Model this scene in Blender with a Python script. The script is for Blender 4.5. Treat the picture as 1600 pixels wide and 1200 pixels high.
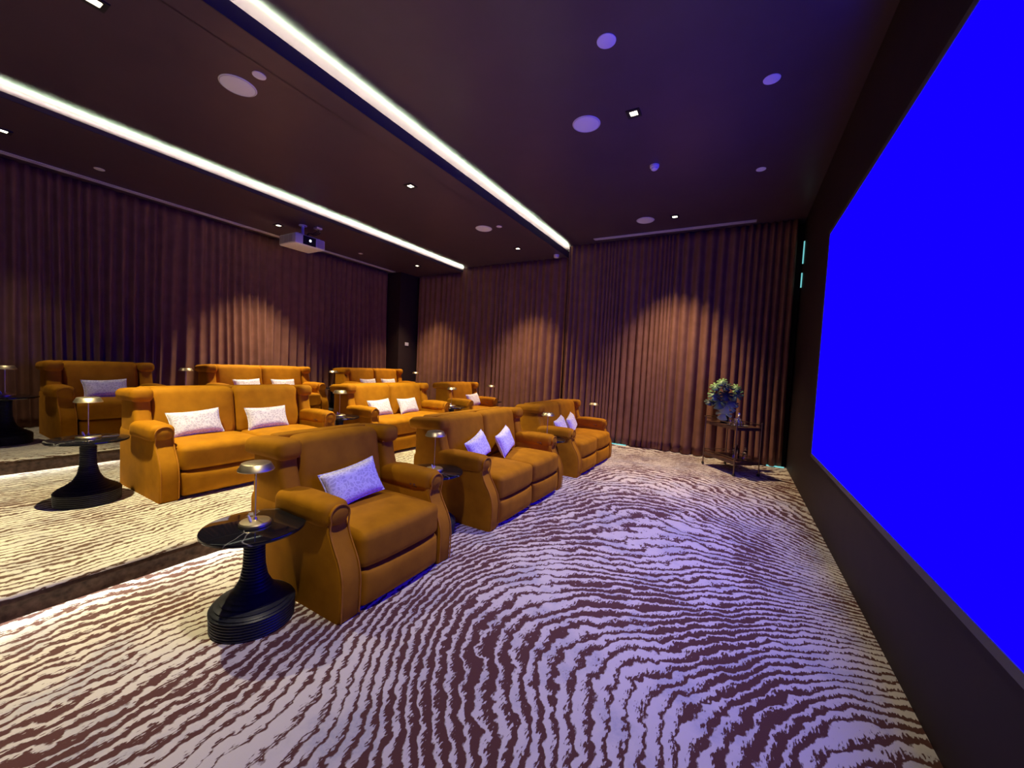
import bpy, bmesh, math, random
from mathutils import Vector, Matrix, noise
for o in list(bpy.data.objects): bpy.data.objects.remove(o, do_unlink=True)
S = bpy.context.scene
COL = S.collection
random.seed(7)
PI = math.pi
R = math.radians

# ------------------------------------------------------------------ camera
YAW, PITCH, ROLL, FPX = R(30.06), R(2.596), R(2.835), 609.79
CZ = 1.65
def cam_axes():
    F0 = Vector((-math.sin(YAW), math.cos(YAW), 0)); R0 = Vector((math.cos(YAW), math.sin(YAW), 0)); U0 = Vector((0, 0, 1))
    F = F0*math.cos(PITCH)-U0*math.sin(PITCH); U = U0*math.cos(PITCH)+F0*math.sin(PITCH)
    Rr = R0*math.cos(ROLL)+U*math.sin(ROLL); Ur = -R0*math.sin(ROLL)+U*math.cos(ROLL)
    return Rr, Ur, F
cr_, cu_, cf_ = cam_axes()
cam = bpy.data.cameras.new('camera'); camo = bpy.data.objects.new('camera', cam); COL.objects.link(camo)
cam.sensor_width = 36; cam.lens = 36*FPX/1600; cam.clip_start = .02
camo.matrix_world = Matrix(((cr_.x, cu_.x, -cf_.x, 0), (cr_.y, cu_.y, -cf_.y, 0), (cr_.z, cu_.z, -cf_.z, CZ), (0, 0, 0, 1)))
S.camera = camo

# ------------------------------------------------------------------ light and exposure settings
W = bpy.data.worlds.new('world'); S.world = W; W.use_nodes = True
W.node_tree.nodes['Background'].inputs[0].default_value = (0.02, 0.02, 0.03, 1)
S.view_settings.view_transform = 'Standard'; S.view_settings.look = 'None'
S.view_settings.gamma = 1; S.view_settings.use_curve_mapping = False
S.view_settings.exposure = 0.0
SCREEN_E = 5.2
COVE_E = 150.0
STEP_E = 55.0
WARM = (1.0, 0.74, 0.42)
# x, y, ceiling z, power, colour
DOWNLIGHTS = [
    (-1.23, 1.05, 'F', 380, (1.0, .88, .66)), (-1.23, 4.59, 'F', 620, (1.0, .84, .68)), (-1.23, 7.90, 'F', 1000, (1.0, .74, .44)),
    (-4.59, -2.40, 'M', 700, (1.0, .88, .52)),
    (-4.59, 1.05, 'M', 1250, (1.0, .88, .52)), (-4.59, 4.49, 'M', 1300, (1.0, .86, .48)), (-4.59, 7.89, 'M', 850, WARM),
    (-8.05, 1.05, 'B', 150, (1.0, .86, .58)), (-8.18, 4.47, 'B', 1100, (1.0, .80, .5)), (-7.72, 7.90, 'B', 800, WARM)]

# ------------------------------------------------------------------ key dimensions
XS, YF = .88, 8.87            # screen wall, far curtain
XBK, YN = -9.35, -4.0         # back wall, near wall
ZF, ZM, ZB = 4.60, 4.366, 4.245
XA, XB = -3.786, -6.98        # ceiling drops
X1, X2 = -3.60, -6.86         # platform risers
Z1, Z2 = .18, .36

# ------------------------------------------------------------------ materials
def mat(name, col=(.5, .5, .5), rough=.6, metal=0, spec=.5, sheen=0, emit=None, es=0, trans=0, ior=1.45):
    m = bpy.data.materials.new(name); m.use_nodes = True
    b = m.node_tree.nodes['Principled BSDF']
    b.inputs['Base Color'].default_value = (*col, 1); b.inputs['Roughness'].default_value = rough
    b.inputs['Metallic'].default_value = metal; b.inputs['Specular IOR Level'].default_value = spec
    b.inputs['Sheen Weight'].default_value = sheen; b.inputs['Transmission Weight'].default_value = trans
    b.inputs['IOR'].default_value = ior
    if emit: b.inputs['Emission Color'].default_value = (*emit, 1); b.inputs['Emission Strength'].default_value = es
    return m
def nt(m): return m.node_tree, m.node_tree.nodes, m.node_tree.links, m.node_tree.nodes['Principled BSDF']
def noise_node(m, scale, detail=3, vec=None, rough=.5):
    t, n, l, b = nt(m); x = n.new('ShaderNodeTexNoise'); x.inputs['Scale'].default_value = scale
    x.inputs['Detail'].default_value = detail; x.inputs['Roughness'].default_value = rough
    if vec is None:
        tc = n.new('ShaderNodeTexCoord'); vec = tc.outputs['Object']
    l.new(vec, x.inputs['Vector']); return x
def ramp(m, src, stops):
    t, n, l, b = nt(m); r = n.new('ShaderNodeValToRGB'); l.new(src, r.inputs[0])
    e = r.color_ramp.elements
    while len(e) < len(stops): e.new(.5)
    for i, (p, c) in enumerate(stops): e[i].position = p; e[i].color = (*c, 1)
    return r
def bump(m, src, strength=.2, dist=.01):
    t, n, l, b = nt(m); x = n.new('ShaderNodeBump'); x.inputs['Strength'].default_value = strength
    x.inputs['Distance'].default_value = dist; l.new(src, x.inputs['Height']); l.new(x.outputs[0], b.inputs['Normal'])

def velvet(name, c0, c1, sheen, sc):
    m = mat(name, c0, .75, spec=.25, sheen=sheen); t, n, l, b = nt(m)
    x = noise_node(m, sc, 4); r = ramp(m, x.outputs[0], [(.3, c0), (.72, c1)])
    l.new(r.outputs[0], b.inputs['Base Color']); b.inputs['Sheen Roughness'].default_value = .35; b.inputs['Specular IOR Level'].default_value = .12
    b.inputs['Sheen Tint'].default_value = (*[min(1, q*1.6+.05) for q in c1], 1)
    y = noise_node(m, 160, 2); bump(m, y.outputs[0], .12, .004)
    return m
M = {}
M['velvet'] = velvet('mustard_velvet', (.36, .142, .004), (.48, .198, .006), .16, 7)
M['velvet_dark'] = velvet('amber_piping', (.42, .16, .012), (.52, .21, .02), .2, 12)
M['curtain'] = velvet('brown_curtain', (.185, .085, .058), (.235, .112, .078), .3, 5)
M['black'] = mat('black_plastic', (.012, .012, .014), .4)
M['underside'] = mat('recliner_mechanism', (.02, .018, .016), .6)
M['brass'] = mat('brushed_brass', (.74, .62, .42), .38, 1)
M['brass_dark'] = mat('aged_bronze', (.25, .17, .11), .35, 1)
M['white'] = mat('white_plastic', (.72, .70, .74), .45)
M['vent'] = mat('grey_slot_metal', (.52, .48, .54), .5)
M['slot'] = mat('dark_slot', (.05, .045, .05), .6)
M['pedestal'] = mat('ribbed_black_wood', (.012, .013, .018), .42)
m = M['pedestal']; t, n, l, b = nt(m); x = noise_node(m, 30, 3); r = ramp(m, x.outputs[0], [(.3, (.010, .011, .016)), (.7, (.02, .021, .028))]); l.new(r.outputs[0], b.inputs['Base Color'])
# marble top
m = M['marble'] = mat('black_marble', (.008, .008, .010), .06, spec=.6); t, n, l, b = nt(m)
tc = n.new('ShaderNodeTexCoord'); x = noise_node(m, 2.2, 4, tc.outputs['Object'])
mx = n.new('ShaderNodeMix'); mx.data_type = 'VECTOR'; mx.inputs[0].default_value = .28
l.new(tc.outputs['Object'], mx.inputs[4]); l.new(x.outputs['Color'], mx.inputs[5])
v = n.new('ShaderNodeTexVoronoi'); v.feature = 'DISTANCE_TO_EDGE'; v.inputs['Scale'].default_value = 1.9; l.new(mx.outputs[1], v.inputs['Vector'])
r = ramp(m, v.outputs['Distance'], [(0, (.25, .24, .22)), (.004, (.07, .065, .06)), (.010, (.008, .008, .010))]); l.new(r.outputs[0], b.inputs['Base Color'])
# pillow fabric
m = M['pillow'] = mat('white_pillow_fabric', (.8, .78, .78), .85, sheen=.2); t, n, l, b = nt(m)
tc = n.new('ShaderNodeTexCoord'); x = noise_node(m, 9, 2, tc.outputs['Object'])
mx = n.new('ShaderNodeMix'); mx.data_type = 'VECTOR'; mx.inputs[0].default_value = .12
l.new(tc.outputs['Object'], mx.inputs[4]); l.new(x.outputs['Color'], mx.inputs[5])
v = n.new('ShaderNodeTexVoronoi'); v.feature = 'DISTANCE_TO_EDGE'; v.inputs['Scale'].default_value = 34; l.new(mx.outputs[1], v.inputs['Vector'])
r = ramp(m, v.outputs['Distance'], [(.02, (.84, .82, .83)), (.09, (.84, .82, .83)), (.17, (.60, .57, .62)), (.6, (.66, .63, .68))]); l.new(r.outputs[0], b.inputs['Base Color'])
# dark paint for ceiling and walls
m = M['ceiling'] = mat('brown_eggshell_ceiling', (.072, .042, .056), .32, spec=.5); y = noise_node(m, 4, 3); t, n, l, b = nt(m)
r = ramp(m, y.outputs[0], [(.3, (.068, .040, .053)), (.7, (.076, .045, .060))]); l.new(r.outputs[0], b.inputs['Base Color'])
m = M['wall'] = mat('dark_brown_wall', (.045, .026, .026), .62, spec=.3); y = noise_node(m, 6, 3); t, n, l, b = nt(m)
r = ramp(m, y.outputs[0], [(.3, (.024, .014, .015)), (.7, (.03, .017, .018))]); l.new(r.outputs[0], b.inputs['Base Color'])
M['fascia'] = mat('fascia_paint', (.05, .032, .045), .5, spec=.3)
M['led'] = mat('led_strip', (1, 1, 1), .5, emit=(.78, 1.0, .68), es=COVE_E)
M['led_step'] = mat('step_led', (1, 1, 1), .5, emit=(1.0, .98, .86), es=STEP_E)
M['screen'] = mat('blue_screen', (0, 0, 0), .8, spec=0, emit=(.007/SCREEN_E, 0.0, 1.0), es=SCREEN_E)
M['frame'] = mat('grey_screen_border', (.10, .095, .12), .5)
M['lens'] = mat('projector_lens_glow', (.02, .02, .1), .1, emit=(.75, .8, 1.0), es=3)
M['lamp_glow'] = mat('downlight_glow', (1, 1, 1), .4, emit=(1.0, .88, .62), es=9)
M['daylight'] = mat('daylight_gap', (.1, .3, .3), .4, emit=(.22, .78, .80), es=.8)
m = M['leaf'] = mat('monstera_green', (.06, .16, .05), .42); t, n, l, b = nt(m); y = noise_node(m, 8, 2)
r = ramp(m, y.outputs[0], [(.3, (.08, .18, .07)), (.7, (.26, .42, .16))]); l.new(r.outputs[0], b.inputs['Base Color'])
M['leaf_lit'] = mat('lit_monstera_green', (.42, .60, .28), .4)  # light on the lower front leaves, put into a paler green
M['leaf_dark'] = mat('dark_green_leaf', (.05, .075, .06), .45)
M['wood'] = mat('dark_walnut', (.075, .035, .022), .3)
m = M['wood']; t, n, l, b = nt(m); x = noise_node(m, 14, 4); r = ramp(m, x.outputs[0], [(.3, (.05, .022, .014)), (.7, (.11, .052, .03))]); l.new(r.outputs[0], b.inputs['Base Color'])
M['glass'] = mat('clear_glass', (.9, .92, .95), .03, trans=1, ior=1.45)
M['steel'] = mat('polished_steel', (.85, .85, .87), .28, 1)
M['amber_glass'] = mat('amber_glass', (.18, .07, .02), .1, trans=.5)

# carpet
def carpet_mat(name, cream, brown, grey, platform=False):
    m = mat(name, cream, .95, spec=.1, sheen=.15); t, n, l, b = nt(m)
    at = n.new('ShaderNodeAttribute'); at.attribute_name = 'phase'
    tc = n.new('ShaderNodeTexCoord'); P = tc.outputs['Object']
    def mul(a, k, add=0):
        x = n.new('ShaderNodeMath'); x.operation = 'MULTIPLY_ADD'; l.new(a, x.inputs[0]); x.inputs[1].default_value = k; x.inputs[2].default_value = add; return x.outputs[0]
    def op(o_, a, b_):
        x = n.new('ShaderNodeMath'); x.operation = o_
        for i, q in enumerate((a, b_)):
            if isinstance(q, (int, float)): x.inputs[i].default_value = q
            elif q is not None: l.new(q, x.inputs[i])
        return x.outputs[0]
    n1 = noise_node(m, 1.5, 2, P); n2 = noise_node(m, 5.5, 2, P); n2b = noise_node(m, 22, 2, P)
    ph = op('ADD', at.outputs['Fac'], mul(n1.outputs[0], 3.2, -1.6)); ph = op('ADD', ph, mul(n2.outputs[0], 1.5, -.75)); ph = op('ADD', ph, mul(n2b.outputs[0], .5, -.25))
    fr = op('FRACT', ph, None)
    # width of the brown band varies in patches
    mp = n.new('ShaderNodeMapping'); mp.inputs['Scale'].default_value = (1.0, .55, 1); l.new(P, mp.inputs[0]); mp.inputs['Location'].default_value = (3.1, 1.7, 0)
    n3 = noise_node(m, 1.7, 3, mp.outputs[0]); w = mul(n3.outputs[0], 1.7, -.36 if not platform else -.5)
    n3b = noise_node(m, 9, 2, P); w = op('ADD', w, mul(n3b.outputs[0], .34, -.17))
    # woven serration: short strokes along one weft direction
    mp2 = n.new('ShaderNodeMapping'); mp2.inputs['Rotation'].default_value = (0, 0, R(-25)); mp2.inputs['Scale'].default_value = (1.0, .28, 1); l.new(P, mp2.inputs[0])
    n4 = noise_node(m, 95, 2, mp2.outputs[0], .6)
    ser = mul(n4.outputs[0], 2.8, -1.4)
    # distance from band centre
    d = op('ABSOLUTE', op('SUBTRACT', fr, .5), None)          # 0 centre .. .5 edge
    side = op('GREATER_THAN', fr, .5)
    wser = op('MULTIPLY', ser, op('ADD', op('MULTIPLY', side, .34), .10))
    edge = op('SUBTRACT', op('ADD', op('MULTIPLY', w, .5), wser), d)
    mr = n.new('ShaderNodeMapRange'); l.new(edge, mr.inputs[0]); mr.inputs[1].default_value = -.03; mr.inputs[2].default_value = .05
    n5 = noise_node(m, 3.1, 3, P); gr = ramp(m, n5.outputs[0], [(.50, (0, 0, 0)), (.62, (1, 1, 1))])
    n6 = noise_node(m, 60, 2, P)
    gg = op('MULTIPLY', gr.outputs[0], n6.outputs[0])
    m1 = n.new('ShaderNodeMix'); m1.data_type = 'RGBA'; l.new(gg, m1.inputs[0]); m1.inputs[6].default_value = (*cream, 1); m1.inputs[7].default_value = (*grey, 1)
    m2 = n.new('ShaderNodeMix'); m2.data_type = 'RGBA'; l.new(mr.outputs[0], m2.inputs[0]); l.new(m1.outputs[2], m2.inputs[6]); m2.inputs[7].default_value = (*brown, 1)
    l.new(m2.outputs[2], b.inputs['Base Color'])
    n7 = noise_node(m, 220, 2, P); hh = op('ADD', mul(mr.outputs[0], -.8, 1), mul(n7.outputs[0], .5)); bump(m, hh, .35, .006)
    return m
m = M['riser'] = mat('shaded_riser_carpet', (.05, .028, .02), .95, spec=.1); y = noise_node(m, 25, 3); t, n, l, b = nt(m)  # brown riser carpet, darkened to carry the shade below the nosing
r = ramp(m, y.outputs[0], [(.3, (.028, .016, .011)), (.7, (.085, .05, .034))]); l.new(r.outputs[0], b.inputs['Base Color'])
M['carpet'] = carpet_mat('wave_pattern_carpet', (.64, .58, .50), (.105, .042, .028), (.36, .36, .39))
M['carpet_platform'] = carpet_mat('wave_pattern_carpet_platform', (.66, .60, .50), (.12, .065, .04), (.42, .42, .40), True)

# ------------------------------------------------------------------ mesh helpers
class MB:
    def __init__(s): s.v = []; s.f = []
    def add(s, vs, fs):
        o = len(s.v); s.v += [tuple(p) for p in vs]; s.f += [tuple(i+o for i in f) for f in fs]; return s
    def box(s, x0, x1, y0, y1, z0, z1):
        vs = [(x, y, z) for x in (x0, x1) for y in (y0, y1) for z in (z0, z1)]
        return s.add(vs, [(0, 1, 3, 2), (4, 6, 7, 5), (0, 4, 5, 1), (2, 3, 7, 6), (0, 2, 6, 4), (1, 5, 7, 3)])
    def rbox(s, c, size, r=.03, k=4, n=(6, 6, 6), fn=None):
        h = [q/2 for q in size]; r = min(r, min(h)*.98)
        def coords(hh, nn):
            a = [-hh+r*(1-math.cos(i/k*PI/2)) for i in range(k)] ; mid = [-hh+r+(2*hh-2*r)*i/nn for i in range(nn+1)]
            return a+mid+[-q for q in reversed(a)]
        C = [coords(h[i], n[i]) for i in range(3)]
        idx = {}; vs = []
        def V(i, j, kk):
            key = (i, j, kk)
            if key not in idx:
                p = Vector((C[0][i], C[1][j], C[2][kk]))
                q = Vector([max(-h[a]+r, min(h[a]-r, p[a])) for a in range(3)]); d = p-q
                if d.length > 1e-9: d = d/max(abs(d.x), abs(d.y), abs(d.z), 1e-9)*0+d.normalized()*r; p = q+d
                if fn: p = Vector(fn(p.x, p.y, p.z))
                idx[key] = len(vs); vs.append((p.x+c[0], p.y+c[1], p.z+c[2]))
            return idx[key]
        fs = []; L = [len(q)-1 for q in C]
        for a in range(L[1]):
            for b in range(L[2]):
                fs.append((V(0, a, b), V(0, a, b+1), V(0, a+1, b+1), V(0, a+1, b))); fs.append((V(L[0], a, b), V(L[0], a+1, b), V(L[0], a+1, b+1), V(L[0], a, b+1)))
        for a in range(L[0]):
            for b in range(L[2]):
                fs.append((V(a, 0, b), V(a+1, 0, b), V(a+1, 0, b+1), V(a, 0, b+1))); fs.append((V(a, L[1], b), V(a, L[1], b+1), V(a+1, L[1], b+1), V(a+1, L[1], b)))
        for a in range(L[0]):
            for b in range(L[1]):
                fs.append((V(a, b, 0), V(a, b+1, 0), V(a+1, b+1, 0), V(a+1, b, 0))); fs.append((V(a, b, L[2]), V(a+1, b, L[2]), V(a+1, b+1, L[2]), V(a, b+1, L[2])))
        return s.add(vs, fs)
    def tube(s, pts, r, seg=8, cap=True):
        pts = [Vector(p) for p in pts]; vs = []; fs = []; up = None
        for i, p in enumerate(pts):
            a = pts[max(i-1, 0)]; b = pts[min(i+1, len(pts)-1)]; t = (b-a).normalized()
            if up is None:
                up = Vector((0, 0, 1)) if abs(t.z) < .9 else Vector((1, 0, 0))
            u = (up-t*up.dot(t)).normalized(); w = t.cross(u); up = u
            rr = r[i] if isinstance(r, (list, tuple)) else r
            for k in range(seg):
                q = 2*PI*k/seg; vs.append(p+(u*math.cos(q)+w*math.sin(q))*rr)
        for i in range(len(pts)-1):
            for k in range(seg):
                a = i*seg+k; b = i*seg+(k+1) % seg; fs.append((a, b, b+seg, a+seg))
        if cap: fs.append(tuple(range(seg-1, -1, -1))); fs.append(tuple(range((len(pts)-1)*seg, len(pts)*seg)))
        return s.add(vs, fs)
    def lathe(s, prof, seg=48, c=(0, 0, 0), cap=True):
        vs = []; fs = []
        for (r, z) in prof:
            for k in range(seg): q = 2*PI*k/seg; vs.append((c[0]+r*math.cos(q), c[1]+r*math.sin(q), c[2]+z))
        for i in range(len(prof)-1):
            for k in range(seg):
                a = i*seg+k; b = i*seg+(k+1) % seg; fs.append((a, b, b+seg, a+seg))
        if cap and prof[0][0] > 1e-6: fs.append(tuple(range(seg-1, -1, -1)))
        if cap and prof[-1][0] > 1e-6: fs.append(tuple(range((len(prof)-1)*seg, len(prof)*seg)))
        return s.add(vs, fs)
    def loft(s, rows):      # rows: list of closed loops of equal length
        L = len(rows[0]); vs = [p for r_ in rows for p in r_]; fs = []
        for i in range(len(rows)-1):
            for k in range(L):
                a = i*L+k; b = i*L+(k+1) % L; fs.append((a, b, b+L, a+L))
        fs.append(tuple(range(L-1, -1, -1))); fs.append(tuple(range((len(rows)-1)*L, len(rows)*L)))
        return s.add(vs, fs)
    def build(s, name, m, parent=None, smooth=True, angle=40):
        me = bpy.data.meshes.new(name); me.from_pydata(s.v, [], s.f); me.materials.append(m)
        bm = bmesh.new(); bm.from_mesh(me); bmesh.ops.recalc_face_normals(bm, faces=bm.faces)
        for f in bm.faces: f.smooth = smooth
        if smooth:
            ca = R(angle)
            for e in bm.edges:
                if len(e.link_faces) == 2 and e.calc_face_angle(0) > ca: e.smooth = False
        bm.to_mesh(me); bm.free()
        o = bpy.data.objects.new(name, me); COL.objects.link(o)
        if parent: o.parent = parent
        return o
def tag(o, label=None, cat=None, group=None, kind=None):
    if label: o['label'] = label
    if cat: o['category'] = cat
    if group: o['group'] = group
    if kind: o['kind'] = kind
    return o
def empty(name, loc, rz=0):
    o = bpy.data.objects.new(name, None); COL.objects.link(o); o.location = loc; o.rotation_euler = (0, 0, rz); o.empty_display_size = .1; return o
KIDS = {}
def kids(o): return [c for c in bpy.data.objects if c.parent == o]
def copy_tree(o, parent=None):
    c = o.copy(); COL.objects.link(c)
    if parent: c.parent = parent
    for ch in kids(o): copy_tree(ch, c)
    return c
def struct(name, mb, m, parent=None, smooth=False):
    o = mb.build(name, m, parent, smooth)
    if not parent: o['kind'] = 'structure'
    return o
def rrect(x0, x1, y0, y1, z, r, k=4):
    pts = []
    for (cx, cy, a0) in ((x1-r, y1-r, 0), (x0+r, y1-r, 90), (x0+r, y0+r, 180), (x1-r, y0+r, 270)):
        for i in range(k+1):
            a = R(a0+90*i/k); pts.append((cx+r*math.cos(a), cy+r*math.sin(a), z))
    return pts

# ------------------------------------------------------------------ carpet phase field (direction of the woven waves on the floor)
SAMP = [((-2.58, .5), (0, 1), .085), ((-2.74, .89), (.05, 1), .085), ((-2.77, 1.15), (.2, .95), .085), ((-1.87, .96), (-.32, .95), .08), ((-1.78, 1.31), (-.49, .87), .08),
        ((-1.19, 1.23), (-0.62, 0.80), 0.075), ((-0.99, 1.36), (-0.56, 0.82), 0.075), ((-1.41, 1.58), (-0.53, 0.83), 0.080), ((-1.63, 1.98), (-0.08, 1.00), 0.080), ((-1.34, 1.99), (-0.15, 0.99), 0.080),
        ((-1.29, 2.63), (0.71, 0.71), 0.085), ((-1.00, 2.78), (1.00, 0.1), 0.085), ((-1.67, 2.70), (0.35, 0.94), 0.085), ((-1.89, 2.28), (0.06, 1.00), 0.085), ((-1.44, 3.26), (0.81, 0.59), 0.090),
        ((-1.05, 3.64), (0.99, 0.17), 0.090), ((-1.35, 4.61), (0.79, 0.61), 0.100), ((-0.83, 5.18), (0.87, -0.49), 0.110), ((-0.35, 4.96), (0.58, -0.81), 0.110), ((-0.49, 2.66), (0.90, 0.43), 0.080),
        ((-0.26, 2.65), (1.00, 0.07), 0.080), ((-0.42, 2.35), (0.67, 0.74), 0.080), ((0.04, 2.63), (0.63, 0.78), 0.080), ((-0.43, 1.91), (-0.19, 0.98), 0.080), ((-0.27, 1.98), (-0.24, 0.96), 0.080),
        ((-0.39, 1.67), (-0.28, 0.96), 0.080), ((-0.09, 1.95), (0.04, 1.00), 0.080), ((-0.03, 2.24), (0.47, 0.89), 0.080), ((0.14, 3.19), (0.74, 0.67), 0.085), ((0.55, 4.14), (0.70, -0.7), 0.100),
        ((0.70, 3.58), (1.00, -0.06), 0.090), ((0.33, 2.93), (0.76, 0.66), 0.085), ((0.48, 2.66), (0.58, 0.82), 0.085), ((0.21, 2.20), (0.44, 0.90), 0.085), ((-0.60, 7.09), (0.94, -0.35), 0.120),
        ((0.17, 6.53), (0.55, -0.83), 0.120), ((0.51, 5.22), (0.35, -0.94), 0.110), ((-1.39, 6.70), (0.95, 0.31), 0.120), ((0.68, 2.56), (0.52, 0.86), 0.090), ((-1.93, 4.31), (0.43, 0.90), 0.100),
        ((-1.2, 8.5), (.97, .1), .13), ((-3.2, 4.), (0.1, 1), .09), ((-3.2, 7.), (.2, 1), .1), ((.3, 8), (.8, .1), .13), ((0, 0), (-.2, 1), .09), ((-3.3, -1), (0, 1), .09), ((-3.3, 1.8), (.1, 1), .085)]
def solve(A, b):
    n_ = len(b); A = [row[:]+[b[i]] for i, row in enumerate(A)]
    for i in range(n_):
        p = max(range(i, n_), key=lambda q: abs(A[q][i])); A[i], A[p] = A[p], A[i]
        for j in range(i+1, n_):
            f = A[j][i]/A[i][i]
            for k in range(i, n_+1): A[j][k] -= f*A[i][k]
    x = [0]*n_
    for i in range(n_-1, -1, -1): x[i] = (A[i][n_]-sum(A[i][k]*x[k] for k in range(i+1, n_)))/A[i][i]
    return x
RB = [(-4.0+.85*i, -2.2+.95*j) for i in range(7) for j in range(13)]
SG = 1.15
def fit_phase():
    n_ = len(RB); A = [[0.]*n_ for _ in range(n_)]; b = [0.]*n_
    for (p, d, per) in SAMP:
        L = math.hypot(*d); g = (-d[1]/L/per, d[0]/L/per); rx = []; ry = []
        for (cx, cy) in RB:
            dx, dy = p[0]-cx, p[1]-cy; e = math.exp(-(dx*dx+dy*dy)/(2*SG*SG)); rx.append(-dx/SG/SG*e); ry.append(-dy/SG/SG*e)
        for rr, gg in ((rx, g[0]), (ry, g[1])):
            for i in range(n_):
                b[i] += rr[i]*gg
                for j in range(n_): A[i][j] += rr[i]*rr[j]
    for i in range(n_): A[i][i] += .004
    return solve(A, b)
PC = fit_phase()
def phase_front(x, y):
    return 1.22*sum(c*math.exp(-((x-cx)**2+(y-cy)**2)/(2*SG*SG)) for c, (cx, cy) in zip(PC, RB))
def phase_plat(x, y): return x/.066+1.2*math.sin(y*1.3+x*.5)+.8*math.sin(y*2.9+x)
def carpet(name, x0, x1, y0, y1, z, fn, m, step=.05, thick=.0):
    nx = int((x1-x0)/step)+1; ny = int((y1-y0)/step)+1; vs = []; ph = []
    for i in range(nx+1):
        for j in range(ny+1):
            x = x0+(x1-x0)*i/nx; y = y0+(y1-y0)*j/ny; vs.append((x, y, z)); ph.append(fn(x, y))
    fs = [(i*(ny+1)+j, (i+1)*(ny+1)+j, (i+1)*(ny+1)+j+1, i*(ny+1)+j+1) for i in range(nx) for j in range(ny)]
    nflat = len(fs)
    if thick:   # rounded nosing that rolls down at x1, then the riser below it
        base = nx*(ny+1); prev = base
        prof = [(.014, -.003), (.025, -.012), (.03, -.026), (.03, -.046), (.028, -.058), (.022, -.060), (.018, -.050), (-.030, -.050), (-.032, -thick)]
        for (dx, dz) in prof:
            st = len(vs)
            for j in range(ny+1):
                y = y0+(y1-y0)*j/ny; vs.append((x1+dx, y, z+dz)); ph.append(fn(x1+dx-dz, y))
            fs += [(prev+j, st+j, st+j+1, prev+j+1) for j in range(ny)]; prev = st
    me = bpy.data.meshes.new(name); me.from_pydata(vs, [], fs); a = me.attributes.new('phase', 'FLOAT', 'POINT')
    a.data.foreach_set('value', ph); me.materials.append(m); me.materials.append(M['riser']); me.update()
    for p in me.polygons: p.use_smooth = True
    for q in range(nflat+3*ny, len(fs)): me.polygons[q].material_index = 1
    o = bpy.data.objects.new(name, me); COL.objects.link(o); o['kind'] = 'structure'; return o
carpet('floor', X1-.06, XS, YN, YF+.25, 0, phase_front, M['carpet'])
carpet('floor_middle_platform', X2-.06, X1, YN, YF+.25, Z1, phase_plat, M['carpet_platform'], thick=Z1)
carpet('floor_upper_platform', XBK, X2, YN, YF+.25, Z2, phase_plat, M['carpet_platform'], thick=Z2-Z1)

# ------------------------------------------------------------------ walls and ceilings
struct('wall_screen', MB().box(XS, XS+.15, YN, YF+.3, -.1, 4.75), M['wall'])
struct('wall_far', MB().box(XBK-.1, XS+.15, YF+.25, YF+.4, -.1, 4.8), M['wall'])
struct('wall_back', MB().box(XBK-.15, XBK, YN, YF+.3, -.1, 4.75), M['wall'])
struct('wall_near', MB().box(XBK-.1, XS+.15, YN-.15, YN, -.1, 4.8), M['wall'])
struct('wall_corner_column', MB().box(XBK, -8.74, 8.30, YF+.25, Z2, ZB), M['wall'])
struct('ceiling', MB().box(XA-.28, XS, YN, YF+.3, ZF, ZF+.12), M['ceiling'])
struct('ceiling_middle', MB().box(XB-.28, XA-.30, YN, YF+.25, ZM, ZM+.12).box(XA-.30, XA-.012, YN, YF+.25, ZM, ZM+.03), M['ceiling'])
struct('ceiling_back', MB().box(XBK, XB-.30, YN, YF+.25, ZB, ZB+.12).box(XB-.30, XB-.012, YN, YF+.25, ZB, ZB+.03), M['ceiling'])
struct('trim_1', MB().box(XA-.012, XA, YN, YF+.22, ZM, 4.515), M['fascia'])
struct('trim_2', MB().box(XB-.012, XB, YN, YF+.22, ZB, 4.305), M['fascia'])
# the pocket behind each lip
struct('ceiling_pocket', MB().box(XA-.31, XA-.30, YN, YF+.25, ZM, ZF+.12), M['ceiling'])
struct('ceiling_pocket', MB().box(XB-.31, XB-.30, YN, YF+.25, ZB, ZM+.12), M['ceiling'])

def led(name, x, z, y0, y1, label, m, down=False):
    mb = MB()
    if down: mb.box(x-.008, x+.008, y0, y1, z-.003, z)
    else: mb.box(x-.012, x+.012, y0, y1, z, z+.004)
    o = mb.build(name, m, None, False); tag(o, label, 'led strip')
    if down: MB().box(x-.0105, x-.0085, y0, y1, z-.018, z).build('led_shield', M['vent'], o, False)  # added opaque strip that keeps the LED light off the riser
    return o
led('led_strip', XA-.04, 4.496, YN+.05, YF+.15, 'white cove light strip glowing along the ceiling drop nearer the blue screen', M['led'])
led('led_strip', XB-.04, 4.294, YN+.05, YF+.15, 'white cove light strip glowing along the rear ceiling drop above the projector', M['led'])
led('step_light', X1-.018, Z1-.0508, YN+.05, YF+.1, 'bright white light strip under the edge of the lower carpeted step', M['led_step'], True)
led('step_light', X2-.018, Z2-.0508, YN+.05, YF+.1, 'bright white light strip under the edge of the upper carpeted step', M['led_step'], True)

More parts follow.
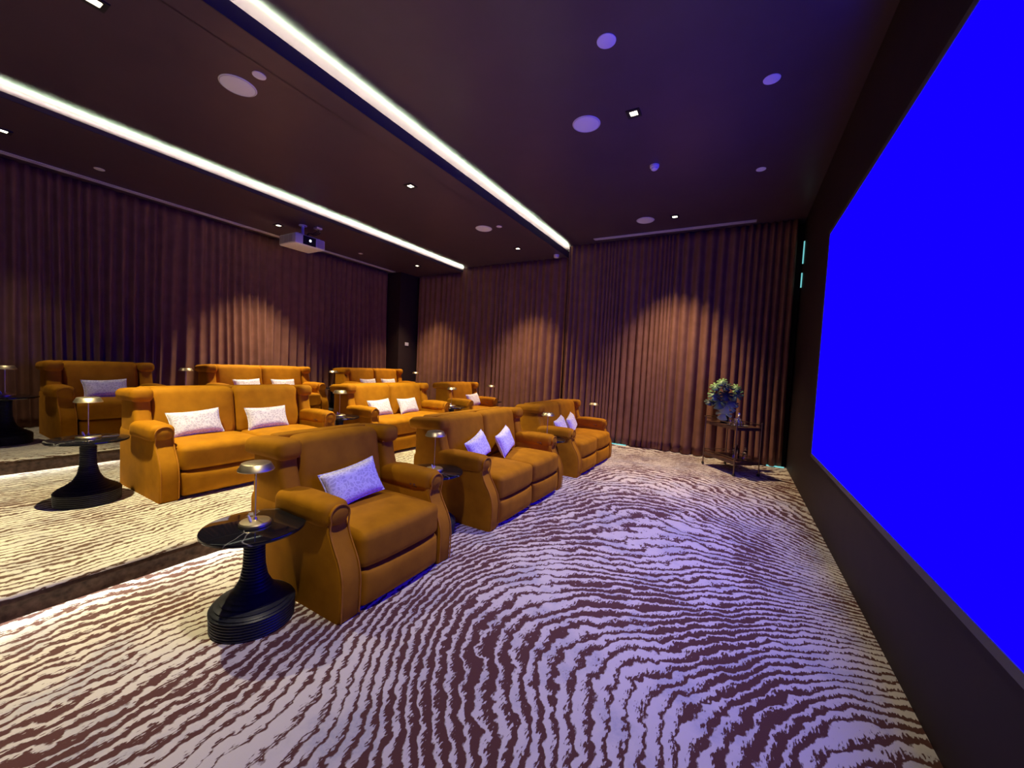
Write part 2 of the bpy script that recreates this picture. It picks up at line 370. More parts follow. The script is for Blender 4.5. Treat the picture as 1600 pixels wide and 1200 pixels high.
# ------------------------------------------------------------------ screen
SY0, SY1, SZ0, SZ1 = 1.62, 5.90, .78, 3.39
r_ = empty('projection_screen', (XS, (SY0+SY1)/2, SZ0)); tag(r_, 'huge glowing plain blue projection screen with a thin grey border on the right wall', 'screen')
def scr(mb): 
    mb.v = [(x-XS, y-(SY0+SY1)/2, z-SZ0) for (x, y, z) in mb.v]; return mb
scr(MB().box(XS-.055, XS-.05, SY0, SY1, SZ0, SZ1)).build('screen_surface', M['screen'], r_, False)
fw = .045
scr(MB().box(XS-.06, XS-.002, SY0-fw, SY1+fw, SZ1, SZ1+fw).box(XS-.06, XS-.002, SY0-fw, SY1+fw, SZ0-fw, SZ0).box(XS-.06, XS-.002, SY0-fw, SY0, SZ0, SZ1).box(XS-.06, XS-.002, SY1, SY1+fw, SZ0, SZ1)).build('screen_border', M['frame'], r_, False)
scr(MB().box(XS-.049, XS-.001, SY0, SY1, SZ0, SZ1)).build('backing_board', M['black'], r_, False)

# ------------------------------------------------------------------ curtains
def curtain(name, axis, a0, a1, pos, z0, zt, seed, label, lam=.15, amp=.05, pud=0.0, sway=0.0, gaps=()):
    rnd = random.Random(seed); L = a1-a0; nu = int(L/.011); nz = 26
    vs = []; fs = []
    ks = []; u = 0; 
    # irregular pleat phase: cumulative
    cum = [0]
    for i in range(nu):
        a = a0+L*i/nu; w = lam*(1+.75*noise.noise(Vector((a*1.7, seed*3.1, 0)))+.3*noise.noise(Vector((a*5.3, seed, 7))))
        cum.append(cum[-1]+(L/nu)/w)
    for j in range(nz+1):
        t = j/nz; z = z0+(zt-z0)*t
        for i in range(nu+1):
            a = a0+L*i/nu; ph = 2*PI*cum[i]
            low = 1-t
            am = amp*(.55+.55*low)*(1+.5*noise.noise(Vector((a*2.3, seed, 1+low*.6))))
            ph2 = ph+low*1.1*noise.noise(Vector((a*1.1, seed+5, low*1.5)))
            d = am*math.sin(ph2)+amp*.35*low*math.sin(ph2*.5+1.3*seed)+amp*.9*low*noise.noise(Vector((a*1.9, seed*2, low*.8)))
            da = sway*low*low*noise.noise(Vector((a*.8, seed, 3)))+.018*math.cos(ph2)*low
            if pud and j < 3: d -= pud*(3-j)/3*(.6+.9*noise.noise(Vector((a*7, seed, j))))
            p = (a+da, pos+d) if axis == 'x' else (pos+d, a+da)
            vs.append((p[0], p[1], z))
    for j in range(nz):
        for i in range(nu):
            q = j*(nu+1)+i; fs.append((q, q+1, q+nu+2, q+nu+1))
    mb = MB(); mb.v = vs; mb.f = fs; o = mb.build(name, M['curtain'], None, True, 80)
    s = o.modifiers.new('thickness', 'SOLIDIFY'); s.thickness = .006
    tag(o, label, 'curtain', 'floor length brown velvet curtains'); return o
curtain('velvet_curtain', 'x', -3.72, -1.35, YF+.0, .015, ZF-.005, 1, 'brown pleated curtain on the far wall just left of the bar cart section', .12, .042, .02)
curtain('velvet_curtain', 'x', -1.37, .76, YF+.0, .015, ZF-.005, 2, 'brown pleated velvet curtain on the far wall behind the bar cart and plant', .17, .055, .05, .05)
curtain('velvet_curtain', 'x', -6.95, -3.76, YF+.07, Z1+.01, ZM-.005, 3, 'brown pleated velvet curtain on the far wall behind the middle-row armchair', .19, .045)
curtain('velvet_curtain', 'x', -8.62, -6.94, YF+.08, Z2+.01, ZB-.005, 4, 'brown velvet curtain on the far wall beside the dark corner column', .17, .045)
curtain('velvet_curtain', 'y', -1.5, 8.25, XBK+.14, Z2+.01, ZB-.005, 6, 'very wide dark brown curtain along the rear wall behind the projector and top row', .16, .05, 0, .2)

# glowing strips put in for daylight leaking round the far curtains
def gap(x0, x1, y0, y1, z0, z1, name): struct(name, MB().box(x0, x1, y0, y1, z0, z1), M['daylight'])
gap(XS-.02, XS-.004, YF-.08, YF-.05, 3.77, 4.17, 'daylight_leak_1')
gap(XS-.02, XS-.004, YF-.08, YF-.05, 3.34, 3.60, 'daylight_leak_2')
gap(.56, .84, YF-.055, YF-.03, .004, .022, 'daylight_leak_3')
gap(-2.45, -2.08, YF-.085, YF-.055, .004, .02, 'daylight_leak_4')

# ------------------------------------------------------------------ recliner seats
# local frame: +X is the front (towards the screen), Y across, origin on the floor at the front middle
PROF = [(0, 0), (.02, .0), (.14, .004), (.24, .004), (.30, -.004), (.35, -.02), (.40, -.045), (.45, -.078), (.50, -.108), (.545, -.128), (.59, -.138)]
def side_x(z):
    for (z0, x0), (z1, x1) in zip(PROF, PROF[1:]):
        if z <= z1: return x0+(x1-x0)*(z-z0)/(z1-z0)
    return PROF[-1][1]
def make_seat(name, width, split):
    root = empty(name, (0, 0, 0)); H = width/2; aw = .15; v = M['velvet']; D = -1.06
    for s in (1, -1):
        yo, yi = s*H, s*(H-aw); ya, yb = min(yo, yi), max(yo, yi)
        mb = MB()
        rows = [rrect(D, side_x(z)+(0 if z > .01 else -.01), ya, yb, z, .022) for (z, x) in PROF]
        rows.append(rrect(D, -.14, ya+.01, yb-.01, .62, .02)); mb.loft(rows)
        # padded top, slightly bulging, rolled over both sides
        def fn(x, y, z):
            k = 1+.10*math.cos(min(1, abs(x)/.33)*PI/2); dr = -.018*(x < -.1)*((-.1-x)/.2)
            return (x, y*k, z*(1+.06*math.cos(x*5))+dr)
        mb.rbox((-.425, s*(H-aw/2+.006), .648), (.60, .184, .165), .058, 6, (10, 3, 2), fn)
        arm = mb.build('arm', v, root, True, 50)
        # front scroll with piping that runs down both edges
        sc = MB(); cx = -.124
        cyc = s*(H-aw/2+.006)
        loop = [(cx+.004, cyc+.070*math.cos(a), .650+.064*math.sin(a)) for a in [2*PI*i/28 for i in range(28)]]
        loop2 = [(cx+.012, cyc+.060*math.cos(a), .650+.054*math.sin(a)) for a in [2*PI*i/28 for i in range(28)]]
        loop0 = [(cx-.05, p[1], p[2]) for p in loop]
        sc.loft([loop0, loop, loop2]); sc.build('scroll_front', v, arm, True, 50)
        pp = MB(); path = [(side_x(z)+.004, s*H-s*.008, z) for z in [.012+.03*i for i in range(19)]]
        path += [(cx+.012, cyc+s*.070*math.cos(a), .650+.066*math.sin(a)) for a in [R(-20+220*i/16) for i in range(17)]]
        path += [(side_x(z)+.004, s*(H-aw)+s*.008, z) for z in [.56-.03*i for i in range(19)]]
        pp.tube(path, .0055, 6); pp.build('piping', M['velvet_dark'], arm, True)
        # wing: body + rolled top
        wb = MB(); rows = []
        for (z, xf) in ((.60, -.60), (.68, -.63), (.76, -.66), (.84, -.685), (.92, -.70), (.99, -.70)):
            rows.append(rrect(D+.003, xf, ya+(.006), yb+(.0), z, .045))
        wb.loft(rows)
        def fw_(x, y, z):
            t = (x+.255)/.51; sag = .022*(1-t)*(1-t)
            return (x, y*(1+.05*math.sin(t*PI)), z*(1-.18*(1-t))-sag)
        wb.rbox((-.90, s*(H-aw/2+.004), .982), (.50, .184, .155), .062, 6, (8, 3, 2), fw_)
        wing = wb.build('wing', v, root, True, 50)
        pw = MB().tube([(-.697+.004, s*(H-aw)-s*.002+s*t*.154, .922-.006*math.sin(t*PI)) for t in [q/8 for q in range(9)]], .005, 6); pw.build('piping', M['velvet_dark'], wing, True)
    iw = width-2*aw; n_ = 2 if split else 1; w = iw/n_
    # rear shell
    MB().rbox((D+.06, 0, .55), (.12, iw+.06, 1.0), .03, 3, (2, 4, 6)).build('rear_panel', v, root, True, 50)
    for i in range(n_):
        cy = -iw/2+w*(i+.5)
        def fb(x, y, z):
            t = (z+.29)/.58; k = (1-(2*y/w)**2)
            crown = .012*(1-abs(2*y/w)**3)*max(0, t-.6)/.4
            return (x-.09*t+.028*max(0, k)*math.sin(min(1, max(0, t))*PI)*(1 if x > 0 else 0), y, z+crown)
        MB().rbox((-.745, cy, .755), (.20, w-.004, .58), .07, 6, (3, 12, 12), fb).build('backrest', v, root, True, 60)
        def fs_(x, y, z):
            kx = 1-(abs(x)/.34)**3; ky = 1-(abs(2*y/w))**3
            top = .035*max(0, kx)*max(0, ky) if z > 0 else 0
            front = .028*max(0, ky) if x > .2 else 0
            return (x+front, y, z+top)
        cush = MB().rbox((-.330, cy, .395), (.66, w-.012, .235), .05, 6, (12, 12, 4), fs_).build('seat_cushion', v, root, True, 60)
        # seam across the front edge of the cushion
        sm = MB().tube([(-.034+.012*(1-abs(2*y/w)**3), cy+y, .500+.004*(1-abs(2*y/w)**2)) for y in [(-.5+q/14)*(w-.06) for q in range(15)]], .0045, 6)
        sm.build('seam', M['velvet_dark'], cush, True)
        def ff(x, y, z): 
            k = max(0, 1-(abs(2*y/w))**4)*max(0, 1-(abs(z)/.13)**4); return (x+(.040*k if x > 0 else 0), y, z)
        MB().rbox((-.042, cy, .150), (.08, w-.034, .255), .035, 5, (1, 10, 6), ff).build('footrest', v, root, True, 60)
    MB().box(-.95, -.08, -iw/2+.004, iw/2-.004, .03, .28).build('recliner_base', M['underside'], root, False)
    cp = MB().rbox((-.30, H-aw-.004, .615), (.10, .02, .045), .008, 3, (1, 1, 1)).build('control_panel', M['black'], root); cp['label'] = 'black recline control buttons'
    MB().rbox((-.32, H-aw-.015, .615), (.022, .008, .02), .003, 2, (1, 1, 1)).rbox((-.28, H-aw-.015, .615), (.022, .008, .02), .003, 2, (1, 1, 1)).build('button', M['brass_dark'], cp)
    return root
def make_pillow():
    mb = MB(); w, h, th = .49, .29, .13
    nx, nz = 28, 18; vs = []; fs = []
    for side in (1, -1):
        for i in range(nx+1):
            for j in range(nz+1):
                u = -1+2*i/nx; v_ = -1+2*j/nz
                px = u*w/2*(1-.075*(1-v_*v_)*(abs(u)**1.5)); pz = v_*h/2*(1-.12*(1-u*u)*(abs(v_)**1.5))
                t = (max(0, 1-u**4)*max(0, 1-v_**4))**.55
                d = side*th/2*t*(1+.10*noise.noise(Vector((u*2.2, v_*2.2, side))))+.006*noise.noise(Vector((u*9, v_*9, side*3)))*(abs(u)+abs(v_)-1 > 0)
                vs.append((d, px, pz+h/2))
    N = (nx+1)*(nz+1)
    for sd in (0, 1):
        for i in range(nx):
            for j in range(nz):
                a = sd*N+i*(nz+1)+j; fs.append((a, a+1, a+nz+2, a+nz+1))
    mb.add(vs, fs)
    me = mb.build('throw_pillow', M['pillow'], None, True, 180)
    bm = bmesh.new(); bm.from_mesh(me.data); bmesh.ops.remove_doubles(bm, verts=bm.verts, dist=.0008); bmesh.ops.recalc_face_normals(bm, faces=bm.faces)
    for f in bm.faces: f.smooth = True
    for e in bm.edges: e.smooth = True
    bm.to_mesh(me.data); bm.free()
    pb = MB(); path = []
    for (ua, va, ub, vb) in ((-1, -1, 1, -1), (1, -1, 1, 1), (1, 1, -1, 1), (-1, 1, -1, -1)):
        for q in range(10):
            u = ua+(ub-ua)*q/10; v_ = va+(vb-va)*q/10
            path.append((0, u*w/2*(1-.075*(1-v_*v_)*(abs(u)**1.5)), v_*h/2*(1-.12*(1-u*u)*(abs(v_)**1.5))+h/2))
    path.append(path[0]); pb.tube(path, .005, 6, False); pb.build('edge_piping', M['pillow'], me, True)
    return me
proto_chair = make_seat('recliner_armchair', 1.07, False)
proto_love = make_seat('recliner_loveseat', 1.86, True)
proto_pillow = make_pillow()
used = {'c': False, 'l': False, 'p': False}
def place(kind, x, y0, y1, z, rz, label, pillows):
    p = proto_chair if kind == 'c' else proto_love
    if used[kind]: p = copy_tree(p)
    used[kind] = True
    W0 = 1.07 if kind == 'c' else 1.86
    p.location = (x, (y0+y1)/2, z); p.rotation_euler = (0, 0, rz); p.scale = (1, (y1-y0)/W0, 1)
    tag(p, label, 'armchair' if kind == 'c' else 'loveseat', 'mustard velvet recliner armchairs' if kind == 'c' else 'mustard velvet recliner loveseats')
    c, s = math.cos(rz), math.sin(rz)
    for (dy, tilt, roll, yaw, lab, fx) in pillows:
        q = proto_pillow if not used['p'] else copy_tree(proto_pillow); used['p'] = True
        lx = -.50+fx
        q.location = (x+lx*c-dy*s, (y0+y1)/2+lx*s+dy*c, z+.523+abs(math.sin(roll))*.18)
        q.rotation_euler = (roll, -tilt, rz+yaw); q.rotation_mode = 'XYZ'
        tag(q, lab, 'pillow', 'white patterned throw pillows')
ti = R(24)
place('c', -2.02, 1.52, 2.58, 0, 0, 'mustard velvet wingback recliner armchair nearest the camera',
      [(-.03, ti, R(8), R(-4), 'white patterned pillow tinted blue, alone on the nearest mustard armchair', .03)])
place('l', -2.02, 3.20, 5.0, 0, 0, 'mustard velvet two-seat recliner in the lowest row, just beyond the nearest armchair',
      [(-.36, ti, R(12), R(8), 'left white pillow on the loveseat just beyond the nearest armchair', .02), (.24, ti, R(10), R(12), 'right white pillow on the loveseat just beyond the nearest armchair', .02)])
place('l', -2.02, 5.60, 7.40, 0, 0, 'mustard velvet two-seat recliner in the lowest row, farthest from the camera',
      [(-.34, ti, R(8), R(6), 'left pillow on the farthest two-seater of the lowest row', .02), (.16, ti, R(10), R(10), 'right pillow on the farthest two-seater of the lowest row', .02)])
place('l', -4.65, 1.50, 3.42, Z1, 0, 'mustard velvet two-seat recliner on the middle step, behind the nearest armchair',
      [(-.46, ti, R(4), R(-3), 'left white pillow on the loveseat directly behind the nearest armchair', .0), (.30, ti, R(1), R(-3), 'right white pillow on the loveseat directly behind the nearest armchair', .0)])
place('l', -4.65, 4.04, 5.88, Z1, 0, 'mustard velvet two-seat recliner in the middle of the second row, two pillows in full view',
      [(-.36, ti, R(2), R(4), 'left white pillow on the loveseat in the middle of the second row', .0), (.28, ti, R(0), R(5), 'right lilac-tinted pillow on the loveseat in the middle of the second row', .0)])
place('c', -4.65, 6.52, 7.60, Z1, 0, 'mustard velvet wingback armchair at the far end of the second row, brightly lit from above',
      [(.20, ti, R(3), R(4), 'white pillow on the far armchair of the second row, in front of the lit curtain', .02)])
place('c', -7.55, 1.42, 2.56, Z2, 0, 'dim mustard velvet armchair on the top step at the left, before the dark curtain',
      [(.0, ti, R(2), R(0), 'white pillow on the dim armchair at the left of the top row', .0)])
place('l', -7.55, 3.30, 5.25, Z2, 0, 'brightly lit mustard two-seat recliner on the top step, in the middle of the rear row',
      [(-.34, ti, R(2), R(3), 'left bright white pillow on the middle loveseat of the top row', .0), (.34, ti, R(0), R(3), 'right bright white pillow on the middle loveseat of the top row', .0)])
place('l', -7.55, 6.12, 8.00, Z2, 0, 'mustard two-seat recliner at the far end of the top row, beside the dark corner column',
      [(-.30, ti, R(0), R(3), 'left white pillow on the far-end loveseat of the top row', .0), (.36, ti, R(0), R(3), 'right white pillow on the far-end loveseat of the top row', .0)])

# ------------------------------------------------------------------ side tables and lamps
def make_table():
    root = empty('side_table', (0, 0, 0))
    MB().lathe([(.001, .575), (.265, .575), (.278, .581), (.28, .589), (.277, .597), (.268, .60), (.001, .60)], 72).build('table_top', M['marble'], root, True, 35)
    base = [(0, .222), (.115, .226), (.135, .208), (.17, .150), (.21, .105), (.27, .075), (.35, .060), (.45, .056), (.54, .058), (.575, .066)]
    def rad(z):
        for (z0, a), (z1, b_) in zip(base, base[1:]):
            if z <= z1:
                t = (z-z0)/(z1-z0); return a+(b_-a)*t
        return base[-1][1]
    prof = []
    n_ = 33
    for i in range(n_):
        z0 = .575*i/n_; z1 = .575*(i+1)/n_; zm = (z0+z1)/2
        prof += [(rad(z0)-.006, z0+.0006), (rad(z0)+.0005, z0+.004), (rad(zm)+.002, zm), (rad(z1)+.0005, z1-.004)]
    prof.append((rad(.575)-.004, .575))
    MB().lathe(prof, 56).build('pedestal', M['pedestal'], root, True, 55)
    return root
def make_lamp():
    root = empty('table_lamp', (0, 0, 0))
    MB().lathe([(.001, 0), (.082, 0), (.086, .004), (.086, .018), (.080, .026), (.012, .034), (.007, .05)], 40).build('lamp_base', M['brass'], root, True, 35)
    MB().tube([(0, 0, .03), (0, 0, .37)], .0032, 8).build('stem', M['brass'], root)
    MB().lathe([(.001, .368), (.074, .368), (.094, .344), (.097, .342), (.098, .346), (.079, .383), (.074, .386), (.001, .386)], 48).build('lamp_shade', M['brass'], root, True, 35)
    MB().tube([(.0, -.03, .028), (-.006, -.036, .05), (-.010, -.04, .07)], [.006, .009, .003], 8).build('switch', M['white'], root)
    return root
pt, pl = make_table(), make_lamp(); first = True
TABLES = [(-2.51, 1.27, 0, "left of the nearest armchair"), (-2.50, 2.89, 0, "between the nearest armchair and the loveseat beyond it"),
          (-2.42, 5.30, 0, 'between both loveseats of the lowest row'), (-2.52, 7.72, 0, "after the lowest row's farthest loveseat"),
          (-5.22, 1.16, Z1, 'at the left end of the middle step'), (-5.1, 3.73, Z1, 'between both loveseats of the second row'),
          (-4.98, 6.2, Z1, 'left of the far armchair in the second row'), (-5.2, 7.97, Z1, 'right of the far armchair in the second row'),
          (-7.95, 1.04, Z2, 'at the dark left end of the top row'), (-8.05, 2.93, Z2, "between the top row's dim armchair and middle loveseat"),
          (-8.05, 5.70, Z2, 'between both loveseats of the top row'), (-8.05, 8.42-.08, Z2, "at the top row's far right end")]
for (x, y, z, where) in TABLES:
    a = pt if first else copy_tree(pt); b_ = pl if first else copy_tree(pl)
    a.location = (x, y, z); a.rotation_euler = (0, 0, 0 if first else x*3+y*5); b_.location = (x, y, z+.6)
    b_.rotation_euler = (0, 0, R(20))
    tag(a, 'round black side table '+where, 'side table', 'round black side tables')
    tag(b_, 'brass lamp on the table '+where, 'table lamp', 'brass table lamps')
    first = False

# ------------------------------------------------------------------ ceiling fittings
def downlight(x, y, key, power, col, i):
    z = {'F': ZF, 'M': ZM, 'B': ZB}[key]
    place_ = {'F': 'ceiling section nearest the screen', 'M': 'middle ceiling section', 'B': 'rear ceiling section'}[key]
    pos = 'behind the camera line' if y < 0 else 'nearest the camera' if y < 2 else 'midway down the room' if y < 6 else 'nearest the far curtain'
    root = empty('ceiling_downlight', (x, y, z)); tag(root, 'square recessed downlight in the %s, %s' % (place_, pos), 'downlight', 'recessed ceiling downlights')
    a, b_, d = .075, .042, .010
    mb = MB()
    for (x0, x1, y0, y1) in ((-a, a, -a, -b_), (-a, a, b_, a), (-a, -b_, -b_, b_), (b_, a, -b_, b_)): mb.box(x0, x1, y0, y1, -d, -.0005)
    mb.build('trim_ring', M['black'], root, False)
    MB().box(-b_+.002, b_-.002, -b_+.002, b_-.002, -.004, -.001).build('bulb', M['lamp_glow'], root, False)
    L = bpy.data.lights.new('downlight_beam', 'SPOT'); L.energy = power; L.color = col; L.spot_size = R(78); L.spot_blend = 1.0; L.shadow_soft_size = .035
    o = bpy.data.objects.new('downlight_beam', L); COL.objects.link(o); o.parent = root; o.location = (0, 0, -.03)
for i, d in enumerate(DOWNLIGHTS): downlight(*d, i)

def disc(name, x, y, z, r, label, cat, group, speaker):
    o = MB().lathe([(.001, -.008), (r*.93, -.008), (r*.985, -.006), (r, -.001)], 48, (0, 0, 0)).build(name, M['white'], None, True, 30)
    o.location = (x, y, z); tag(o, label, cat, group)
    if speaker: MB().lathe([(r*.90, -.0095), (r*.92, -.012), (r*.95, -.0095)], 48, cap=False).build('rim', M['vent'], o, True)
    return o
G1, G2 = 'round white ceiling speakers', 'small round white ceiling covers'
disc('ceiling_speaker', -1.78, 4.55, ZF, .165, 'large round white ceiling speaker nearest the screen, left of a square downlight', 'ceiling speaker', G1, True)
disc('ceiling_speaker', -1.76, 7.88, ZF, .165, 'round white ceiling speaker near the far curtain slot vent', 'ceiling speaker', G1, True)
disc('ceiling_speaker', -4.60, 2.08, ZM, .165, 'large round white ceiling speaker between the two cove lights, toward the camera', 'ceiling speaker', G1, True)
disc('ceiling_speaker', -4.59, 6.50, ZM, .165, 'round white ceiling speaker between the two cove lights, toward the far curtain', 'ceiling speaker', G1, True)
disc('ceiling_disc', -1.22, 3.49, ZF, .085, 'white round ceiling disc closest to the camera, nearer the screen than both cove lights', 'ceiling disc', G2, False)
disc('ceiling_disc', .09, 4.65, ZF, .075, 'blue-lit round ceiling disc high beside the screen', 'ceiling disc', G2, False)
disc('ceiling_disc', .08, 6.57, ZF, .062, 'small oval-looking ceiling disc near the far end of the screen wall', 'ceiling disc', G2, False)
disc('ceiling_disc', -4.24, 2.10, ZM, .06, 'small white ceiling disc right beside the large near speaker', 'ceiling disc', G2, False)
disc('ceiling_disc', -4.24, 6.52, ZM, .055, 'small white ceiling disc right beside the far speaker', 'ceiling disc', G2, False)
disc('ceiling_disc', -8.32, 1.96, ZB, .06, 'dim small ceiling disc over the dark left rear curtain', 'ceiling disc', G2, False)
disc('ceiling_disc', -8.26, 6.50, ZB, .055, 'tiny ceiling disc right of the projector by the rear curtain', 'ceiling disc', G2, False)
o = MB().lathe([(.001, -.07), (.03, -.068), (.045, -.055), (.05, -.035), (.062, -.030), (.062, -.004), (.064, -.001)], 36).build('smoke_detector', M['white'], None, True, 40)
o.location = (-1.23, 5.86, ZF); tag(o, 'domed white smoke detector on the ceiling between two downlights near the screen', 'smoke detector')
o = MB().lathe([(.001, -.075), (.05, -.07), (.062, -.05), (.064, -.001)], 36).build('motion_sensor', M['white'], None, True, 40)
o.location = (-3.96, 8.66, ZM); tag(o, 'small white sensor under the ceiling drop at the far curtain', 'sensor')
o = MB().rbox((0, 0, 0), (.02, .14, .10), .009, 4, (1, 4, 4)).build('wall_sensor', M['white'], None, True)
o.location = (-8.73, 8.62, 2.16); tag(o, 'small white oval wall sensor on the dark corner column', 'wall sensor')

def slot(name, x0, y0, x1, y1, z, w, label):
    L = math.hypot(x1-x0, y1-y0); root = empty(name, ((x0+x1)/2, (y0+y1)/2, z), math.atan2(y1-y0, x1-x0)); tag(root, label, 'air vent', 'long linear ceiling air slots')
    h = L/2
    MB().box(-h, h, -w/2, -w/2+.028, -.012, -.0005).box(-h, h, w/2-.028, w/2, -.012, -.0005).box(-h, h, -.014, .014, -.012, -.0005).box(-h, -h+.02, -w/2+.028, w/2-.028, -.012, -.0005).box(h-.02, h, -w/2+.028, w/2-.028, -.012, -.0005).build('vent_frame', M['vent'], root, False)
    MB().box(-h+.02, h-.02, -w/2+.028, w/2-.028, -.004, -.0006).build('slot_shadow_gap', M['slot'], root, False)
slot('slot_vent', -3.02, 8.60, .10, 8.66, ZF, .12, 'long pale air slot in the ceiling above the far curtain')
slot('slot_vent', -8.95, -.5, -8.95, 8.22, ZB, .12, 'very long pale air slot in the ceiling along the rear curtain')

# ------------------------------------------------------------------ projector
pr = empty('projector', (-7.70, 4.68, ZB)); tag(pr, 'white ceiling projector with a blue-lit lens hanging from the rear ceiling', 'projector')
body = MB().rbox((0, 0, -.35), (.56, .62, .20), .03, 4, (4, 4, 2)).build('projector_body', M['white'], pr, True)
gm = MB()
for k in range(3):
    gm.box(-.24+k*.15, -.24+k*.15+.125, -.316, -.308, -.425, -.28)
g_ = gm.build('side_grille', M['vent'], body, False)
for xx in (-.20, .20):
    pass
MB().box(.279, .286, -.16, .10, -.435, -.27).build('front_panel', M['black'], body, False)
MB().lathe([(.001, .02), (.03, .02), (.05, .016), (.055, .0), (.055, -.03)], 32).build('lens_ring', M['black'], body, True)
lr = [c for c in kids(body) if c.name.startswith('lens_ring')][0]; lr.rotation_euler = (0, R(90), 0); lr.location = (.29, -.03, -.35)
ln = MB().lathe([(.001, .0), (.022, 0), (.024, -.004)], 24).build('lens', M['lens'], body, True); ln.rotation_euler = (0, R(90), 0); ln.location = (.313, -.03, -.35)
MB().box(.280, .286, .14, .27, -.425, -.28).build('front_grille', M['vent'], body, False)
mb = MB()
for (x, y) in ((-.2, -.22), (.2, -.22), (-.2, .22), (.2, .22)): mb.lathe([(.02, 0), (.022, .02), (.012, .022)], 12, (x, y, -.252))
mb.build('foot', M['white'], body)
MB().lathe([(.07, -.018), (.075, -.014), (.075, -.0005)], 28).tube([(0, 0, -.015), (0, 0, -.20)], .028, 12).rbox((0, 0, -.215), (.20, .14, .02), .006, 2, (1, 1, 1)).tube([(-.09, 0, -.21), (-.20, -.18, -.235)], .009, 6).tube([(.09, 0, -.21), (.20, -.18, -.235)], .009, 6).tube([(-.09, 0, -.21), (-.20, .18, -.235)], .009, 6).tube([(.09, 0, -.21), (.20, .18, -.235)], .009, 6).build('ceiling_mount', M['white'], pr, True)
MB().box(.10, .22, .16, .27, -.03, -.0005).build('power_outlet', M['white'], pr, False)
cb = MB()
for k in range(3):
    y0 = .20+.02*k
    cb.tube([(.16, y0, -.02), (.17+.02*k, y0, -.07-.02*k), (.10, y0-.05, -.13-.015*k), (.02, y0-.1, -.12), (-.05, .10, -.18), (-.1, .12, -.25)], .007, 6)
cb.build('cable', M['black'], pr, True)

# ------------------------------------------------------------------ bar cart, plant, glassware
B = Vector((.03, 7.45, 0)); u = Vector((-.62, .785, 0)).normalized(); v2 = Vector((.785, .62, 0)).normalized(); CL, CW = .82, .46
cen = B+u*CL/2+v2*CW/2; ang = math.atan2(-u.y, -u.x)     # local +X points along -u (towards the front corner)
ct = empty('bar_cart', cen, ang); tag(ct, 'dark wood and bronze bar cart with two shelves in the far right corner', 'bar cart')
hx, hy = CL/2, CW/2; bz = M['brass_dark']
for sx in (-1, 1):
    for sy in (-1, 1):
        lg = MB().tube([(sx*hx, sy*hy, .055), (sx*hx, sy*hy, .90)], .011, 10).lathe([(.001, .0), (.014, .002), (.017, .01), (.001, .016)], 12, (sx*hx, sy*hy, .896)).build('leg', bz, ct, True)
        MB().lathe([(.001, -.012), (.024, -.012), (.027, -.006), (.027, .006), (.024, .012), (.001, .012)], 18).build('caster', M['black'], lg, True)
        c_ = kids(lg)[0]; c_.rotation_euler = (R(90), 0, 0); c_.location = (sx*hx, sy*hy, .028)
for (z, nm) in ((.80, 'upper_shelf'), (.22, 'lower_shelf')):
    sh = MB().box(-hx, hx, -hy, hy, z, z+.022).box(-hx, hx, -hy, -hy+.012, z-.03, z).box(-hx, hx, hy-.012, hy, z-.03, z).box(-hx, -hx+.012, -hy, hy, z-.03, z).box(hx-.012, hx, -hy, hy, z-.03, z).build(nm, M['wood'], ct, False)
    zr = z+.075
    MB().tube([(-hx, -hy, zr), (hx, -hy, zr), (hx, hy, zr), (-hx, hy, zr), (-hx, -hy, zr)], .006, 8).build('rail', bz, sh, True)
MB().tube([(-hx, -hy+.02, .875), (-hx-.07, -hy+.02, .90), (-hx-.07, hy-.02, .90), (-hx, hy-.02, .875)], .009, 8).build('handle', bz, ct, True)
def cart(lx, ly, z): return (cen.x+lx*math.cos(ang)-ly*math.sin(ang), cen.y+lx*math.sin(ang)+ly*math.cos(ang), z)
# plant
pv = empty('monstera_plant', cart(-.22, .0, .822), 0); tag(pv, 'leafy green monstera arrangement in a dark vase on the left end of the bar cart', 'plant')
MB().lathe([(.001, 0), (.06, 0), (.075, .03), (.078, .10), (.055, .17), (.042, .20), (.048, .215), (.042, .213), (.036, .20)], 32).build('vase', M['black'], pv, True)
def leaf(base, tip, size, face, m):
    base = Vector(base); tip = Vector(tip); f = Vector(face).normalized()
    st = MB(); mid = (base+tip)/2+Vector((0, 0, .03)); st.tube([base, mid, tip], .004, 6); st.build('stem', M['leaf'], pv)
    up = Vector((0, 0, 1)); d = (up-f*up.dot(f)).normalized(); d = (Matrix.Rotation(random.uniform(-.6, .6), 3, f) @ d); d = -d
    s_ = f.cross(d); vs = [tip]; fs = []; N = 64
    for k in range(N+1):
        th = -PI+2*PI*k/N
        a = abs(th)/PI                                   # 0 tip side .. 1 stalk notch
        r = size*(1.0-.18*a)*(1 if a < .95 else .45)
        notch = (math.sin(abs(th)*8.5+.4) > .55) and .10 < a < .85
        if notch: r *= .40
        q = tip+d*(r*math.cos(th)+size*.0)+s_*(r*.86*math.sin(th))
        q += f*(-.16*size*(math.sin(th)**2)+ -.22*size*max(0, math.cos(th)))
        vs.append(q)
    fs = [(0, k, k+1) for k in range(1, N+1)]
    mb = MB().add(vs, fs); o = mb.build('leaf', m, pv, True, 60); sm = o.modifiers.new('thickness', 'SOLIDIFY'); sm.thickness = .003
rnd = random.Random(4)
toc = Vector((-cen.x, -cen.y, 1.0)).normalized()
PS = 1.25
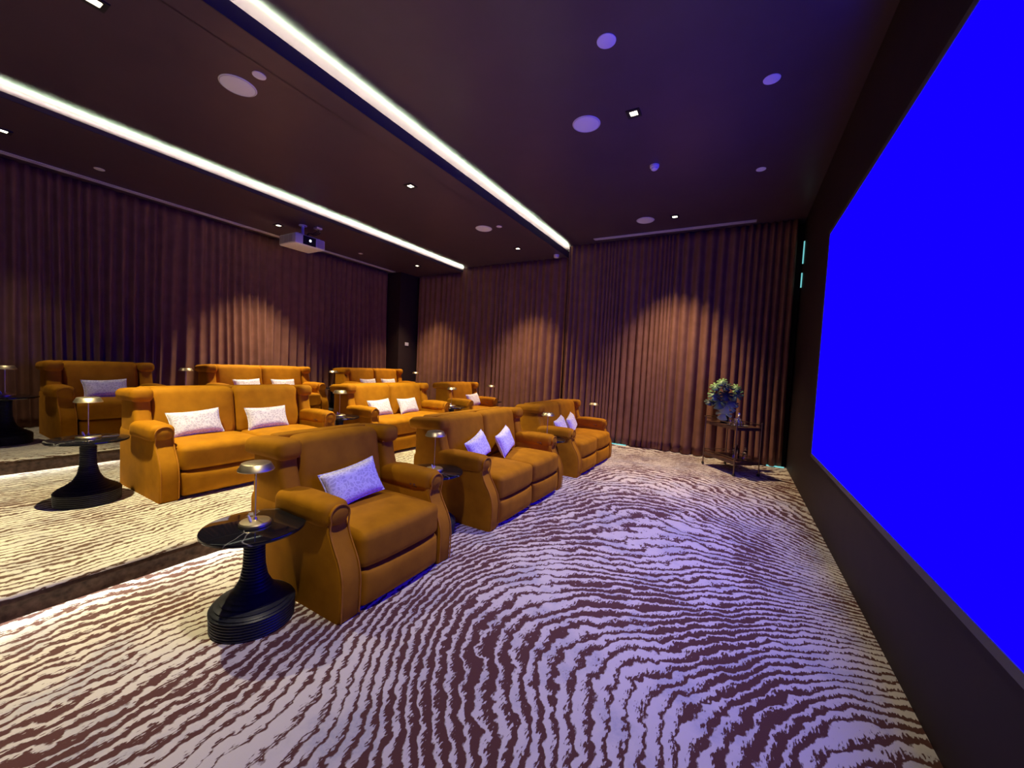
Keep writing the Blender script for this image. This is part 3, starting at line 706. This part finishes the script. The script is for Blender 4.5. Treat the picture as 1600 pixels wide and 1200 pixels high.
spec = [(.0, .14, .16, .15, 'leaf_lit'), (.06, .10, .26, .17, 'leaf_lit'), (-.08, .08, .30, .14, 'leaf'), (.14, .06, .30, .12, 'leaf_lit'), (-.14, .05, .40, .12, 'leaf'), (.03, .05, .42, .14, 'leaf_dark'), (.19, .04, .42, .13, 'leaf'),
        (-.12, .02, .53, .11, 'leaf'), (.06, .0, .54, .12, 'leaf_dark'), (.20, .0, .52, .10, 'leaf'), (-.02, .0, .60, .10, 'leaf'), (-.18, .0, .30, .10, 'leaf_dark')]
rt = Vector((.861, .509, 0)); fw2 = Vector((-.509, .861, 0))
for (sx, bk, hz, sz, mm) in spec:
    tip = rt*(sx*PS-.06) - fw2*bk*.7 + Vector((0, 0, hz*PS))
    face = -fw2*1.0+rt*rnd.uniform(-.9, .1)+Vector((0, 0, rnd.uniform(1.0, 2.0)))
    leaf((rt*sx*.15)+Vector((0, 0, .19 if hz > .18 else .17)), tip, sz*1.15, face, M[mm])
# glass things
def glass(loc, label):
    o = MB().lathe([(.001, 0), (.028, 0), (.032, .005), (.036, .085), (.034, .085), (.030, .010), (.001, .008)], 24).build('drinking_glass', M['glass'], None, True, 50)
    o.location = loc; tag(o, label, 'glass', 'drinking glasses on the bar cart'); return o
tr = MB().lathe([(.001, 0), (.15, 0), (.165, .012), (.168, .012), (.152, -.001+.004), (.001, .004)], 40).build('serving_tray', M['steel'], None, True, 40)
tr.location = cart(.17, -.04, .8225); tag(tr, 'round shiny metal tray on the front corner of the bar cart', 'tray')
glass(cart(.23, -.13, .828), 'clear glass on the round tray, nearest the camera')
glass(cart(.12, -.13, .828), 'clear glass on the round tray, left of the decanter')
glass(cart(.26, -.03, .828), 'clear glass on the round tray, right of the decanter')
dc = empty('glass_decanter', cart(.16, -.01, .828)); tag(dc, 'clear glass decanter with a ball stopper on the tray', 'decanter')
MB().lathe([(.001, 0), (.042, 0), (.05, .01), (.05, .07), (.03, .105), (.014, .125), (.014, .15), (.02, .155), (.014, .153), (.010, .125), (.026, .10), (.044, .068), (.044, .012), (.001, .008)], 28).build('decanter_body', M['glass'], dc, True, 50)
MB().lathe([(.001, .15), (.009, .152), (.009, .162), (.022, .175), (.026, .192), (.020, .21), (.001, .216)], 20).build('stopper', M['steel'], dc, True, 50)
ib = MB().lathe([(.001, 0), (.045, 0), (.055, .01), (.062, .10), (.059, .10), (.050, .012), (.001, .008)], 28).build('ice_bucket', M['steel'], None, True, 50)
ib.location = cart(.05, .06, .8265); tag(ib, 'small polished metal ice bucket behind the decanter on the tray', 'ice bucket')
def bottle(loc, m, label, h=.28):
    root = empty('liquor_bottle', loc); tag(root, label, 'bottle', 'bottles on the lower cart shelf')
    MB().lathe([(.001, 0), (.036, 0), (.040, .006), (.040, h*.55), (.032, h*.66), (.014, h*.74), (.013, h*.95), (.001, h*.95)], 24).build('bottle_body', m, root, True, 40)
    MB().lathe([(.001, h*.93), (.016, h*.93), (.016, h), (.001, h)], 16).build('cap', M['brass_dark'], root, True, 40)
bottle(cart(.22, -.08, .243), M['glass'], 'clear glass bottle on the lower shelf of the bar cart, nearest the front leg')
bottle(cart(.10, .05, .243), M['amber_glass'], 'amber bottle on the lower shelf of the bar cart, left of the clear one', .25)
bottle(cart(.27, .07, .243), M['glass'], 'short clear bottle on the lower shelf of the bar cart, farthest right', .22)
